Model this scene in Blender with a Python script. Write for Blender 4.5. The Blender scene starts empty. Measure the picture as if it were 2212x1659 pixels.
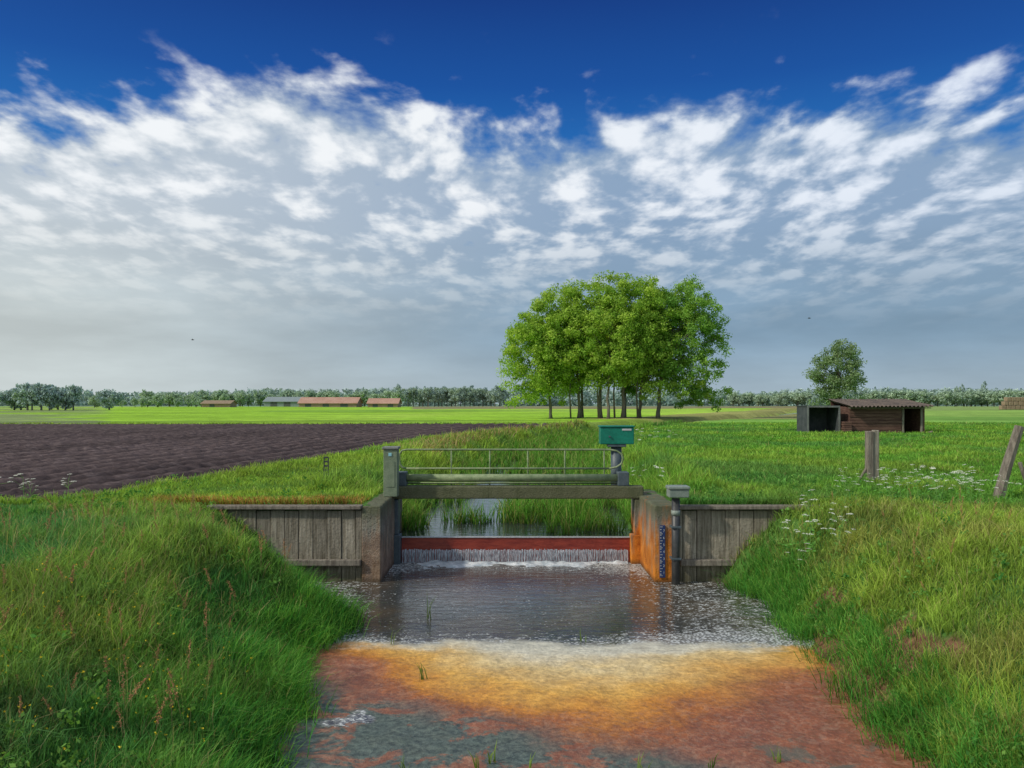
import bpy, math, random
import numpy as np
from mathutils import Vector
rng=np.random.default_rng(7); random.seed(7)
scene=bpy.context.scene
COL=scene.collection
WL=0.0; UP=0.40; G=1.08
# ---------------- noise / interpolation helpers
_T=np.random.default_rng(3).random((256,256))
def vn(x,y,s=0):
    x=np.asarray(x,float)+s*17.3; y=np.asarray(y,float)+s*9.1
    xi=np.floor(x).astype(int); yi=np.floor(y).astype(int)
    fx=x-xi; fy=y-yi; fx=fx*fx*(3-2*fx); fy=fy*fy*(3-2*fy)
    a=_T[xi%256,yi%256]; b=_T[(xi+1)%256,yi%256]; c=_T[xi%256,(yi+1)%256]; d=_T[(xi+1)%256,(yi+1)%256]
    return (a*(1-fx)+b*fx)*(1-fy)+(c*(1-fx)+d*fx)*fy
def fbm(x,y,s=0,o=4):
    t=0;A=.5;n=0
    for i in range(o):
        t=t+A*vn(np.asarray(x)*2**i,np.asarray(y)*2**i,s+i); n+=A; A*=.5
    return t/n
def sm(a,b,x):
    t=np.clip((np.asarray(x,float)-a)/(b-a),0,1); return t*t*(3-2*t)
# ---------------- terrain description (metres)
def toeL(y): return np.interp(y,[0,5.2,5.9,6.8,7.8,8.6,9.3,9.8,10.4,11.2,11.9],[-1.4,-1.62,-1.74,-1.84,-2.06,-2.2,-1.92,-1.95,-2.5,-3.0,-3.1])+.14*(fbm(np.asarray(y)*1.7,0*np.asarray(y),91)-.5)
def toeR(y): return np.interp(y,[0,5.2,6.0,6.8,7.6,8.4,9.2,10.0,10.8,11.6,11.9],[2.75,2.86,2.98,3.02,3.0,3.05,3.2,3.3,3.32,3.18,3.05])+.26*(fbm(np.asarray(y)*1.9,0*np.asarray(y),92)-.5)
CY=[14,25,35,50,60,70,82,110,180,300,600,3000]
CX=[.08,.5,1.2,4,8,12.5,20,34,62,112,245,1300]
def cx(y): return np.interp(y,CY,CX)
def chan_d(x,y):
    s=(cx(y+1)-cx(y-1))/2
    return np.abs(x-cx(y))/np.sqrt(1+s*s)-1.95
def edgeR(y): return np.interp(y,[12.5,13.4,18.5,23.4,36,45.6,55,61],[-7.5,-6.8,-6.0,-5.0,-3.7,-.9,2.6,4.6])
def infield(x,y): return (y>12.6)&(y<61)&(x<edgeR(y))
def H(x,y,raw=False):
    x=np.asarray(x,float); y=np.asarray(y,float)
    base=G+.10*(fbm(x*.35,y*.35,1)-.5)+.5*(fbm(x*.02,y*.02,5)-.5)*sm(25,120,y)
    D=np.interp(y,[0,6,10,12],[3.4,3.0,2.0,1.35])
    dl=toeL(y)-x+.3*(fbm(x*1.5,y*1.5,2)-.5); dr=x-toeR(y)+.3*(fbm(x*1.5,y*1.5,3)-.5)
    d=np.maximum(dl,dr)
    up=np.sin(np.pi/2*np.clip(d/D,0,1))
    lo=np.where(d>0,base*up,np.maximum(-.35,d*.9))
    mid=np.where((x<-2.05)|(x>2.2),base,-.3)
    du=chan_d(x,y)+.25*(fbm(x*1.2,y*1.2,4)-.5)
    upz=np.where(du>0,UP-.05+(base-UP+.05)*np.sin(np.pi/2*np.clip(du/1.4,0,1)),np.maximum(0,UP-.05+du*.6))
    z=np.where(y<12.08,lo,np.where(y<14.2,mid,upz))
    if not raw: z=np.where(infield(x,y)&infield(x+.3,y),z-.16,z)
    return z
# ---------------- node helpers
class NT:
    def __init__(s,t): s.t=t; s.n=t.nodes; s.l=t.links
    def put(s,sock,v):
        if isinstance(v,bpy.types.NodeSocket): s.l.new(v,sock)
        elif v is not None:
            if isinstance(v,(tuple,list)) and len(v)==3 and sock.type=='RGBA': v=(*v,1)
            sock.default_value=v
    def m(s,op,a,b=None,c=None,clamp=False):
        n=s.n.new('ShaderNodeMath'); n.operation=op; n.use_clamp=clamp
        s.put(n.inputs[0],a)
        if b is not None: s.put(n.inputs[1],b)
        if c is not None: s.put(n.inputs[2],c)
        return n.outputs[0]
    def mr(s,v,a,b,c=0.,d=1.,smooth=True):
        n=s.n.new('ShaderNodeMapRange'); n.interpolation_type='SMOOTHSTEP' if smooth else 'LINEAR'
        for i,q in enumerate((v,a,b,c,d)): s.put(n.inputs[i],q)
        return n.outputs[0]
    def mix(s,f,a,b,mode='MIX'):
        n=s.n.new('ShaderNodeMix'); n.data_type='RGBA'; n.blend_type=mode
        s.put(n.inputs[0],f); s.put(n.inputs[6],a); s.put(n.inputs[7],b); return n.outputs[2]
    def noise(s,vec,scale,detail=4,rough=.5,dist=0.):
        n=s.n.new('ShaderNodeTexNoise'); s.put(n.inputs['Vector'],vec)
        n.inputs['Scale'].default_value=scale; n.inputs['Detail'].default_value=detail
        n.inputs['Roughness'].default_value=rough; n.inputs['Distortion'].default_value=dist
        return n.outputs[0]
    def vor(s,vec,scale,feature='F1'):
        n=s.n.new('ShaderNodeTexVoronoi'); n.feature=feature; s.put(n.inputs['Vector'],vec); n.inputs['Scale'].default_value=scale
        if feature=='SMOOTH_F1': n.inputs['Smoothness'].default_value=.8
        return n.outputs['Distance']
    def ramp(s,f,stops,interp='LINEAR'):
        n=s.n.new('ShaderNodeValToRGB'); n.color_ramp.interpolation=interp
        e=n.color_ramp.elements
        while len(e)<len(stops): e.new(.5)
        for q,(p,c) in zip(e,stops):
            q.position=p; q.color=(*c,1) if isinstance(c,(tuple,list)) else (c,c,c,1)
        s.put(n.inputs[0],f); return n.outputs[0]
    def pos(s): return s.n.new('ShaderNodeNewGeometry').outputs['Position']
    def sep(s,v):
        n=s.n.new('ShaderNodeSeparateXYZ'); s.put(n.inputs[0],v); return n.outputs
    def comb(s,x,y,z):
        n=s.n.new('ShaderNodeCombineXYZ'); s.put(n.inputs[0],x);s.put(n.inputs[1],y);s.put(n.inputs[2],z); return n.outputs[0]
    def scl(s,v,f):
        n=s.n.new('ShaderNodeVectorMath'); n.operation='MULTIPLY'; s.put(n.inputs[0],v); n.inputs[1].default_value=f; return n.outputs[0]
    def bump(s,h,st,d=.02):
        n=s.n.new('ShaderNodeBump'); n.inputs['Strength'].default_value=st; n.inputs['Distance'].default_value=d
        s.put(n.inputs['Height'],h); return n.outputs[0]
    def attr(s,name):
        n=s.n.new('ShaderNodeAttribute'); n.attribute_name=name; return n.outputs['Color']
def newmat(name):
    m=bpy.data.materials.new(name); m.use_nodes=True; t=NT(m.node_tree); t.n.clear()
    o=t.n.new('ShaderNodeOutputMaterial'); return m,t,o
def pbsdf(t,col,rough=.8,nrm=None,spec=.3,metal=0):
    p=t.n.new('ShaderNodeBsdfPrincipled'); t.put(p.inputs['Base Color'],col); t.put(p.inputs['Roughness'],rough)
    p.inputs['Specular IOR Level'].default_value=spec; t.put(p.inputs['Metallic'],metal)
    if nrm is not None: t.l.new(nrm,p.inputs['Normal'])
    return p
def simple(name,c1,c2,scale=6,rough=.8,bump=.3,spec=.3,metal=0,stretch=(1,1,1),bd=.01):
    m,t,o=newmat(name); P=t.scl(t.pos(),stretch); n=t.noise(P,scale,6,.6)
    n2=t.noise(P,scale*7,3,.6)
    c=t.mix(t.mr(n,.3,.7),c1,c2); c=t.mix(t.mr(n2,.35,.75,0,.45),c,tuple(.5*v for v in c1))
    p=pbsdf(t,c,rough,t.bump(n2,bump,bd),spec,metal); t.l.new(p.outputs[0],o.inputs[0]); return m
def leafmat(name,transl=.35,mult=1.0):
    m,t,o=newmat(name); c=t.attr('tint')
    d=t.n.new('ShaderNodeBsdfDiffuse'); tr=t.n.new('ShaderNodeBsdfTranslucent'); mx=t.n.new('ShaderNodeMixShader')
    nz=t.noise(t.pos(),1.3,3); c2=t.mix(1.,c,t.ramp(nz,[(.3,(.75*mult,.8*mult,.8*mult)),(.7,(1.2*mult,1.15*mult,1.1*mult))]),'MULTIPLY')
    t.l.new(c2,d.inputs[0]); t.l.new(t.mix(1.,c2,(1.25,1.25,.6),'MULTIPLY'),tr.inputs[0])
    mx.inputs[0].default_value=transl; t.l.new(d.outputs[0],mx.inputs[1]); t.l.new(tr.outputs[0],mx.inputs[2])
    t.l.new(mx.outputs[0],o.inputs[0]); return m
# ---------------- object helpers
def setinfo(o,label=None,cat=None,kind=None,group=None):
    if label:o['label']=label
    if cat:o['category']=cat
    if kind:o['kind']=kind
    if group:o['group']=group
def thing(name,loc,label,cat,group=None):
    o=bpy.data.objects.new(name,None); o.location=loc; o.empty_display_size=.2; COL.objects.link(o); setinfo(o,label,cat,group=group); return o
def mkobj(name,V,F,mats,parent=None,smooth=False,tint=None,mi=None,bevel=0):
    V=np.asarray(V,float).copy()
    if parent is not None: V-=np.array(parent.location)
    me=bpy.data.meshes.new(name); me.from_pydata(V.tolist(),[],F); return fin(name,me,mats,parent,smooth,tint,mi,bevel)
def fin(name,me,mats,parent,smooth,tint,mi,bevel=0):
    if not isinstance(mats,(list,tuple)): mats=[mats]
    for m in mats: me.materials.append(m)
    if mi is not None: me.polygons.foreach_set('material_index',np.asarray(mi,dtype=np.int32))
    if tint is not None:
        a=me.color_attributes.new('tint','FLOAT_COLOR','POINT'); c=np.ones((len(me.vertices),4)); c[:,:3]=tint; a.data.foreach_set('color',c.ravel())
    me.polygons.foreach_set('use_smooth',np.full(len(me.polygons),smooth)); me.update()
    o=bpy.data.objects.new(name,me); COL.objects.link(o)
    if parent is not None: o.parent=parent
    if bevel:
        b=o.modifiers.new('bev','BEVEL'); b.width=bevel; b.segments=2; b.limit_method='ANGLE'; b.angle_limit=.7
    return o
def mknp(name,V,loops,tot,mats,parent=None,smooth=False,tint=None,mi=None):
    V=np.asarray(V,float).reshape(-1,3).copy()
    if parent is not None: V-=np.array(parent.location)
    me=bpy.data.meshes.new(name); me.vertices.add(len(V)); me.vertices.foreach_set('co',V.ravel())
    me.loops.add(len(loops)); me.loops.foreach_set('vertex_index',np.asarray(loops,dtype=np.int32).ravel())
    me.polygons.add(len(tot)); st=np.concatenate([[0],np.cumsum(tot)[:-1]]).astype(np.int32)
    me.polygons.foreach_set('loop_start',st); me.polygons.foreach_set('loop_total',np.asarray(tot,dtype=np.int32))
    me.update(calc_edges=True); return fin(name,me,mats,parent,smooth,tint,mi)
class MB:
    def __init__(s): s.V=[];s.F=[]
    def box(s,x0,x1,y0,y1,z0,z1):
        b=len(s.V); s.V+=[(x0,y0,z0),(x1,y0,z0),(x1,y1,z0),(x0,y1,z0),(x0,y0,z1),(x1,y0,z1),(x1,y1,z1),(x0,y1,z1)]
        s.F+=[tuple(b+i for i in f) for f in ((0,3,2,1),(4,5,6,7),(0,1,5,4),(1,2,6,5),(2,3,7,6),(3,0,4,7))]; return s
    def tube(s,pts,rad,n=10,cap=True):
        pts=[Vector(p) for p in pts]; 
        if not hasattr(rad,'__len__'): rad=[rad]*len(pts)
        b0=len(s.V); prev=None
        for i,p in enumerate(pts):
            d=(pts[min(i+1,len(pts)-1)]-pts[max(i-1,0)]).normalized()
            a=Vector((1,0,0)) if prev is None and abs(d.x)<.9 else (Vector((0,0,1)) if prev is None else prev)
            a=(a-d*a.dot(d)).normalized(); prev=a; c=d.cross(a)
            for k in range(n):
                t=2*math.pi*k/n; q=p+(a*math.cos(t)+c*math.sin(t))*rad[i]; s.V.append(tuple(q))
        for i in range(len(pts)-1):
            for k in range(n):
                k2=(k+1)%n; s.F.append((b0+i*n+k,b0+i*n+k2,b0+(i+1)*n+k2,b0+(i+1)*n+k))
        if cap:
            s.F.append(tuple(b0+k for k in range(n))[::-1]); e=b0+(len(pts)-1)*n; s.F.append(tuple(e+k for k in range(n)))
        return s
    def grid(s,P):
        P=np.asarray(P); r,c=P.shape[:2]; b=len(s.V); s.V+=[tuple(v) for v in P.reshape(-1,3)]
        for i in range(r-1):
            for j in range(c-1): s.F.append((b+i*c+j,b+i*c+j+1,b+(i+1)*c+j+1,b+(i+1)*c+j))
        return s
    def make(s,name,mat,parent=None,smooth=False,bevel=0,tint=None): return mkobj(name,s.V,s.F,mat,parent,smooth,tint,None,bevel)
def gridmesh(name,X,Y,Z,mat,tint=None,smooth=True):
    r,c=X.shape; V=np.stack([X,Y,Z],-1).reshape(-1,3)
    i=np.arange(r-1)[:,None]*c+np.arange(c-1)[None,:]
    L=np.stack([i,i+1,i+1+c,i+c],-1).reshape(-1)
    return mknp(name,V,L,np.full((r-1)*(c-1),4),mat,None,smooth,None if tint is None else tint.reshape(-1,3))
def blades(P,h,w,lean,az,col,root=.5,curve=.35):
    N=len(P); fa=rng.random(N)*2*np.pi
    W=np.stack([np.cos(fa),np.sin(fa),np.zeros(N)],-1)*w[:,None]/2
    D=np.stack([np.cos(az),np.sin(az),np.zeros(N)],-1)
    mid=P+D*(lean*h*curve)[:,None]; mid[:,2]+=h*.55
    tip=P+D*(lean*h)[:,None]; tip[:,2]+=h*np.sqrt(np.clip(1-lean**2*.6,.2,1))
    V=np.stack([P-W,P+W,mid-W*.75,mid+W*.75,tip],1)
    b=np.arange(N)[:,None]*5
    L=np.concatenate([b+0,b+1,b+3,b+2,b+2,b+3,b+4],1).ravel(); tot=np.tile([4,3],N)
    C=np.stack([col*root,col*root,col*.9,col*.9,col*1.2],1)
    return V.reshape(-1,3),L,tot,C.reshape(-1,3)
def leaves(cs,rs,per,size,cols,zs=.8):
    n=len(cs); cs=np.repeat(cs,per,0); rr=np.repeat(rs,per); cc=np.repeat(cols,per,0); N=len(cs)
    d=rng.normal(size=(N,3)); d/=np.linalg.norm(d,axis=1)[:,None]
    p=cs+d*(rr*rng.random(N)**.5)[:,None]*np.array([1,1,zs])
    a=rng.normal(size=(N,3)); a/=np.linalg.norm(a,axis=1)[:,None]
    b=np.cross(a,d+rng.normal(size=(N,3))*.35); b/=np.linalg.norm(b,axis=1)[:,None]+1e-9
    s=size*(.6+.8*rng.random(N))[:,None]
    V=np.stack([p-a*s,p-b*s*.6,p+a*s,p+b*s*.6],1)
    cc=cc*(.7+.6*rng.random(N))[:,None]
    return V.reshape(-1,3),np.arange(4*N),np.full(N,4),np.repeat(cc,4,0)

# ---------------- materials
M_grass=leafmat('grass_blade',.4,1.15)
M_leaf=leafmat('tree_leaf',.4,1.1); M_far=leafmat('haze_tinted_leaf',.2)
M_bark=simple('bark',(.15,.135,.10),(.25,.23,.18),3,.9,.8,stretch=(3,3,.5),bd=.05)
m,t,o=newmat('ground_soil'); P=t.pos(); c=t.attr('tint')
n1=t.noise(P,.6,6,.6); n2=t.noise(P,9,5,.7); n3=t.noise(t.scl(P,(.15,1,1)),.12,4)
c=t.mix(1.,c,t.ramp(n1,[(.3,.7),(.7,1.25)]),'MULTIPLY'); c=t.mix(1.,c,t.ramp(n2,[(.3,.6),(.7,1.35)]),'MULTIPLY')
c=t.mix(1.,c,t.ramp(n3,[(.35,.72),(.65,1.22)]),'MULTIPLY')
p=pbsdf(t,c,.95,t.bump(n2,.8,.06),.1); t.l.new(p.outputs[0],o.inputs[0]); M_ground=m
# ploughed soil
m,t,o=newmat('ploughed_soil'); P=t.pos(); x,y,z=t.sep(P); n1=t.noise(P,3,8,.7); n2=t.noise(P,.25,4)
fur=t.attr('tint')
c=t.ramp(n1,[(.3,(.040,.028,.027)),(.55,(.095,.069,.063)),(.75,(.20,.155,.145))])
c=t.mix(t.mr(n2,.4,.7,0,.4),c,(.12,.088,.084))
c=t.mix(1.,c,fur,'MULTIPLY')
p=pbsdf(t,c,.95,t.bump(n1,1.,.10),.1); t.l.new(p.outputs[0],o.inputs[0]); M_plough=m
def concrete(name,rust,base1=(.15,.14,.115),base2=(.31,.29,.24)):
    m,t,o=newmat(name); P=t.pos(); x,y,z=t.sep(P); n=t.noise(P,3,8,.65); f=t.noise(P,40,4,.7); st=t.noise(t.scl(P,(1,1,.15)),9,5,.6)
    c=t.mix(t.mr(n,.35,.65),base1,base2); c=t.mix(t.mr(f,.45,.72,0,.75),c,(.08,.075,.06))
    c=t.mix(t.mr(st,.45,.7,0,.75),c,(.09,.085,.055))
    c=t.mix(t.mr(t.m('ADD',z,t.m('MULTIPLY',n,.6)),1.05,1.4,0,.75),c,(.10,.115,.05))
    zz=t.m('ADD',z,t.m('ADD',t.m('MULTIPLY',t.m('SUBTRACT',st,.5),2.2),t.m('MULTIPLY',t.m('SUBTRACT',n,.5),1.2)))
    c=t.mix(t.mr(zz,.95,.30,0,rust),c,t.mix(t.mr(n,.35,.65),t.mix(t.mr(f,.3,.7),(.34,.10,.015),(.55,.18,.025)),(.78,.27,.03)))
    c=t.mix(t.mr(z,.10,.0,0,.7),c,(.05,.035,.02))
    p=pbsdf(t,c,.85,t.bump(t.m('ADD',f,t.m('MULTIPLY',n,2.)),.8,.03),.25); t.l.new(p.outputs[0],o.inputs[0]); return m
M_conR=concrete('rust_stained_concrete',1.0,(.19,.18,.15),(.36,.34,.29)); M_conL=concrete('weathered_concrete',.2,(.18,.17,.145),(.34,.32,.27))
m,t,o=newmat('weathered_boards'); P=t.pos(); x,y,z=t.sep(P)
idx=t.m('FLOOR',t.m('DIVIDE',x,.205))
rv=t.noise(t.comb(t.m('MULTIPLY',idx,7.31),0.,0.),1.,0); st=t.noise(t.scl(P,(6,1,.5)),4,6,.65); f=t.noise(P,30,4,.6)
c=t.mix(t.mr(st,.3,.7),(.17,.145,.105),(.40,.355,.28)); c=t.mix(1.,c,t.ramp(rv,[(.3,.62),(.7,1.25)]),'MULTIPLY')
c=t.mix(t.mr(f,.5,.8,0,.6),c,(.08,.07,.05)); c=t.mix(t.mr(t.m('ADD',z,t.m('MULTIPLY',st,.6)),.72,.3,0,.8),c,(.08,.075,.04))
c=t.mix(t.mr(t.m('ADD',z,t.m('MULTIPLY',rv,.3)),.95,1.2,0,.5),c,(.08,.08,.05))
p=pbsdf(t,c,.9,t.bump(t.m('ADD',st,f),.5,.02),.15); t.l.new(p.outputs[0],o.inputs[0]); M_board=m
M_wood=simple('grey_post_wood',(.15,.125,.10),(.34,.30,.24),5,.9,.7,stretch=(4,4,.5),bd=.02)
M_greenrail=simple('green_painted_steel',(.17,.23,.11),(.31,.37,.20),8,.6,.15,.3)
M_cab=simple('greygreen_cabinet',(.17,.22,.14),(.25,.30,.20),9,.6,.15,.4)
M_green=simple('green_enamel',(.0,.17,.11),(.004,.23,.15),4,.45,.05,.5)
M_darkpost=simple('dark_coated_post',(.06,.085,.10),(.11,.14,.15),9,.5,.1,.5)
M_black=simple('black_plastic_pipe',(.035,.038,.04),(.07,.07,.068),9,.45,.1,.5)
M_grey=simple('grey_plastic',(.20,.25,.21),(.30,.34,.29),9,.5,.1,.4)
M_red=simple('wet_red_board',(.20,.022,.014),(.36,.055,.03),6,.25,.3,.6,stretch=(.6,1,3))
M_blue=simple('blue_enamel',(.012,.035,.13),(.03,.055,.18),5,.4,.05,.5)
M_white=simple('white_paint',(.50,.52,.52),(.65,.65,.63),12,.5,.05)
M_cyan=simple('pale_blue_sticker',(.30,.62,.70),(.35,.68,.75),5,.5,.02)
M_shed=simple('reddish_planks',(.09,.045,.035),(.21,.12,.09),4,.9,.5,stretch=(.3,1,4))
M_roof=simple('rusty_corrugated_sheet',(.08,.068,.06),(.18,.14,.11),1.5,.8,.4)
M_tar=simple('tarred_board',(.045,.055,.06),(.09,.10,.105),3,.8,.3)
M_rimgrey=simple('grey_rim',(.16,.17,.16),(.24,.25,.23),3,.8,.3)
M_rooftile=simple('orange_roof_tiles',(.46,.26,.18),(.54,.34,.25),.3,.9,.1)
M_brick=simple('haze_tinted_brick',(.34,.23,.17),(.40,.30,.22),.5,.9,.1)  # distance haze mixed into the barn wall and grey roof colours
M_greyroof=simple('haze_tinted_grey_roof',(.24,.29,.29),(.28,.33,.32),.4,.9,.1)
M_darkopen=simple('dark_opening',(.10,.11,.11),(.12,.13,.13),1,.9,.1)
M_hay=simple('hay',(.26,.19,.12),(.38,.29,.19),2,.95,.5)
M_feather=simple('dark_feather',(.03,.03,.03),(.05,.05,.05),9,.8,.1)
m,t,o=newmat('flower_tint'); p=pbsdf(t,t.attr('tint'),.8,None,.2); t.l.new(p.outputs[0],o.inputs[0]); M_flower=m

# ---------------- ground sheet
xp=list(np.arange(0,8,.12)); v=xp[-1]
while v<1800: v+=max(.12,v*.03); xp.append(v)
xs=sorted(set([round(-q,4) for q in xp]+[round(q,4) for q in xp]+[-2.07,-2.03,2.18,2.22]))
ya=list(np.arange(1.5,16.5,.12)); v=ya[-1]
while v<3200: v+=max(.12,v*.014); ya.append(v)
ya+= [12.04,12.085,14.19,14.21]; ya=sorted(ya)
ya=[-300,-60,-20,-8,-3,0]+ya
X,Y=np.meshgrid(xs,ya); Z=H(X,np.maximum(Y,0)); 
def lc(*c): return np.array(c)
def mudmask(x,y):
    dr=x-toeR(y); return (y>6.3)*(y<9.8)*(dr<.85)*(dr>-1)*sm(.40,.50,fbm(x*1.9,y*1.9,21)+.14*(dr<.22)-.12*(dr>.5))
def ground_tint(X,Y):
    T=np.zeros(X.shape+(3,)); T[:]=lc(.08,.18,.035)
    def blend(mask,c): 
        mk=np.clip(mask,0,1)[...,None]; T[:]=T*(1-mk)+lc(*c)*mk
    blend(sm(17,28,Y)*(X>0),(.14,.32,.05)); blend(sm(17,28,Y)*(X<=0),(.16,.32,.05))
    right=X>cx(Y)
    blend((Y>61)*(~right)*1.0,(.31,.54,.04))
    nz=fbm(X*.02,Y*.006,11)
    blend((Y>61)*(~right)*sm(.45,.6,nz)*.6,(.42,.60,.08))
    blend((Y>61)*(Y<75)*(~right)*sm(.3,.7,fbm(X*.1,Y*.3,12))*.6,(.22,.38,.05))
    blend((X<-.49*Y)*(Y>61)*sm(.3,.6,fbm(X*.08,Y*.08,13)),(.24,.31,.12))
    blend(((X>-.12*Y)&(Y>230)&(~right))*(Y<420)*.85,(.26,.20,.13))
    blend((Y>150)*(Y<175)*(X>-.3*Y)*(~right)*.6,(.2,.38,.06))
    blend(right*(Y>50)*1.0,(.21,.40,.07)); blend(right*(Y>95)*.8,(.32,.50,.10)); blend(right*(Y>180)*.5,(.24,.28,.12))
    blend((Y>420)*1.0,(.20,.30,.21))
    dd=chan_d(X,Y); blend(((dd>-.1)&(dd<6+Y*.01)&(Y>75))*.7,(.32,.24,.12)); blend(((dd>0)&(dd<1.6)&(Y>20)&(Y<75))*.5,(.22,.22,.08))
    blend(mudmask(X,Y),(.20,.095,.06))
    dr=X-toeR(Y); blend((Y<12)*(dr<0.02)*(X>toeL(Y))*1.0,(.12,.075,.045))
    return T
T=ground_tint(X,Y)
g=gridmesh('ground',X,Y,Z,M_ground,T); g['kind']='structure'; g['label']='grassy farmland ground with ditch banks'

# ---------------- ploughed field
ys=[12.55]; 
while ys[-1]<61: ys.append(ys[-1]*1.0050)
ys=np.array(ys); tt=np.linspace(0,1,460)
L0=-.72*ys-4; R0=edgeR(ys)+.25*(fbm(ys*1.5,ys*0,31)-.5)
Xf=L0[:,None]+(R0-L0)[:,None]*tt[None,:]; Yf=np.repeat(ys[:,None],len(tt),1)
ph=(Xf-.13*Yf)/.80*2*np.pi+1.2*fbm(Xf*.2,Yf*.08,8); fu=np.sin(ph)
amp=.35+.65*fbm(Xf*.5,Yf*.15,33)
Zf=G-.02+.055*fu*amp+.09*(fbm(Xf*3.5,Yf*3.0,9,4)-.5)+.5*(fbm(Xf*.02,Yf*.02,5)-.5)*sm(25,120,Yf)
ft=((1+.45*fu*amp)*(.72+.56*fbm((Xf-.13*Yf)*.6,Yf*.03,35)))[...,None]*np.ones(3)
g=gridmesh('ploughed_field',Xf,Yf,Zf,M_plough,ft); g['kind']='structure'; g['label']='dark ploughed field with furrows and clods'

# ---------------- lower water / scum sheet
xs2=np.arange(-4.6,4.9,.03); ys2=np.arange(1.5,13.62,.03)
X,Y=np.meshgrid(xs2,ys2)
scum=sm(9.05,8.3,Y)
Z=WL+scum*(.022*(fbm(X*6,Y*6,41,4)-.4)+.03*(fbm(X*1.2,Y*1.2,42)-.4)+.012*np.abs(fbm(X*2.6,Y*2.6,44)-.5)*2)
Z=np.maximum(Z,-.01)
Z+=sm(12.6,13.4,Y)*.03*(fbm(X*5,Y*7,43)-.5)
m,t,o=newmat('basin_water'); P=t.pos(); x,y,z=t.sep(P)
nb=t.noise(P,1.3,6,.62); nf=t.noise(P,18,6,.68); nm=t.noise(P,4.5,6,.65); ns=t.noise(P,.9,3,.5)
yy=t.m('ADD',y,t.m('MULTIPLY',t.m('SUBTRACT',nb,.5),1.0)); yy=t.m('ADD',yy,t.m('MULTIPLY',t.m('SUBTRACT',nf,.5),.25))
xc=t.m('SUBTRACT',x,.85); xx2=t.m('MULTIPLY',xc,xc); q=t.m('SUBTRACT',yy,t.m('MULTIPLY',xx2,.30)); q=t.m('ADD',q,t.m('MULTIPLY',t.m('SUBTRACT',ns,.5),1.2))
qn=t.m('DIVIDE',t.m('SUBTRACT',q,5.),4.,clamp=True)
sc=t.ramp(qn,[(.0,(.28,.125,.075)),(.30,(.29,.105,.055)),(.40,(.38,.125,.035)),(.48,(.60,.24,.03)),(.60,(.72,.40,.085)),(.74,(.72,.53,.24)),(.90,(.68,.62,.46))])
sc=t.mix(t.m('MULTIPLY',t.mr(x,1.2,2.4),t.mr(t.m('ADD',yy,t.m('MULTIPLY',x,-.3)),7.8,6.8,0,.75)),sc,(.30,.10,.045))
sc=t.mix(t.mr(t.m('SUBTRACT',yy,t.m('MULTIPLY',xx2,.05)),8.4,8.75,0,.75),sc,(.60,.58,.47))
sc=t.mix(1.,sc,t.ramp(nf,[(.3,.72),(.5,.98),(.7,1.18)]),'MULTIPLY'); sc=t.mix(1.,sc,t.ramp(nm,[(.3,.80),(.7,1.16)]),'MULTIPLY')
near_=t.mr(q,7.3,6.5)
web=t.mr(t.noise(P,9,8,.78,1.5),.49,.56); sc=t.mix(t.m('MULTIPLY',t.m('MULTIPLY',web,near_),.32),sc,(.48,.30,.20))
mot=t.mr(t.noise(P,2.6,8,.75,.5),.44,.66); sc=t.mix(t.m('MULTIPLY',t.m('MULTIPLY',mot,near_),.6),sc,(.16,.06,.035))
al=t.noise(P,1.5,8,.74,.5); alr=t.mr(t.m('ADD',yy,t.m('MULTIPLY',x,.55)),7.0,6.2)
alg=t.m('MULTIPLY',t.mr(al,.44,.50),alr); sc=t.mix(t.m('MULTIPLY',alg,.9),sc,t.mix(t.mr(nf,.3,.7),(.03,.06,.055),(.13,.19,.16)))
al2=t.m('MULTIPLY',t.mr(t.noise(P,2.4,8,.72,.5),.54,.60),t.mr(y,6.7,6.0)); sc=t.mix(t.m('MULTIPLY',al2,.7),sc,(.10,.13,.10))
sw=t.noise(t.scl(P,(1,1.4,1)),6,8,.76,2.2); bub=t.vor(P,30)
edge=t.m('MAXIMUM',t.mr(x,.6,2.5),t.mr(x,-1.0,-2.4))
thr=t.m('SUBTRACT',.67,t.m('MULTIPLY',edge,.17)); thr=t.m('SUBTRACT',thr,t.mr(y,9.7,8.9,0,.19)); thr=t.m('SUBTRACT',thr,t.mr(y,12.0,13.3,0,.17))
fo=t.mr(t.m('SUBTRACT',sw,thr),0.,.05)
fo=t.m('MULTIPLY',fo,t.mr(bub,.6,.25,.2,.9))
specks=t.m('MULTIPLY',t.mr(t.vor(P,13),.22,.12),t.m('MULTIPLY',t.mr(t.noise(P,1.6,3),.42,.56),t.m('MAXIMUM',edge,.4))); fo=t.m('MAXIMUM',fo,t.m('MULTIPLY',specks,.85))
front=t.mr(t.m('ADD',yy,t.mr(x,2.0,3.4,0,.3)),9.05,8.80)
pud=t.mr(t.m('ADD',t.m('POWER',t.m('DIVIDE',t.m('ADD',x,1.33),.24),2.),t.m('POWER',t.m('DIVIDE',t.m('SUBTRACT',yy,6.75),.13),2.)),1.,.6)
rip=t.m('ADD',t.noise(t.scl(P,(.6,1.7,1)),5,4,.6,.4),t.m('MULTIPLY',t.noise(P,22,3,.6),.2))
wat=pbsdf(t,t.mix(t.mr(ns,.4,.6),(.075,.060,.042),(.05,.05,.045)),.07,t.bump(rip,.32,.035),1.0); wat.inputs['IOR'].default_value=1.5
foam=pbsdf(t,(.62,.64,.62),.7,t.bump(nf,.4,.02),.3)
scm=pbsdf(t,sc,t.mr(nm,.35,.65,.32,.7),t.bump(t.m('ADD',nf,nm),.6,.025),.4)
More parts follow.
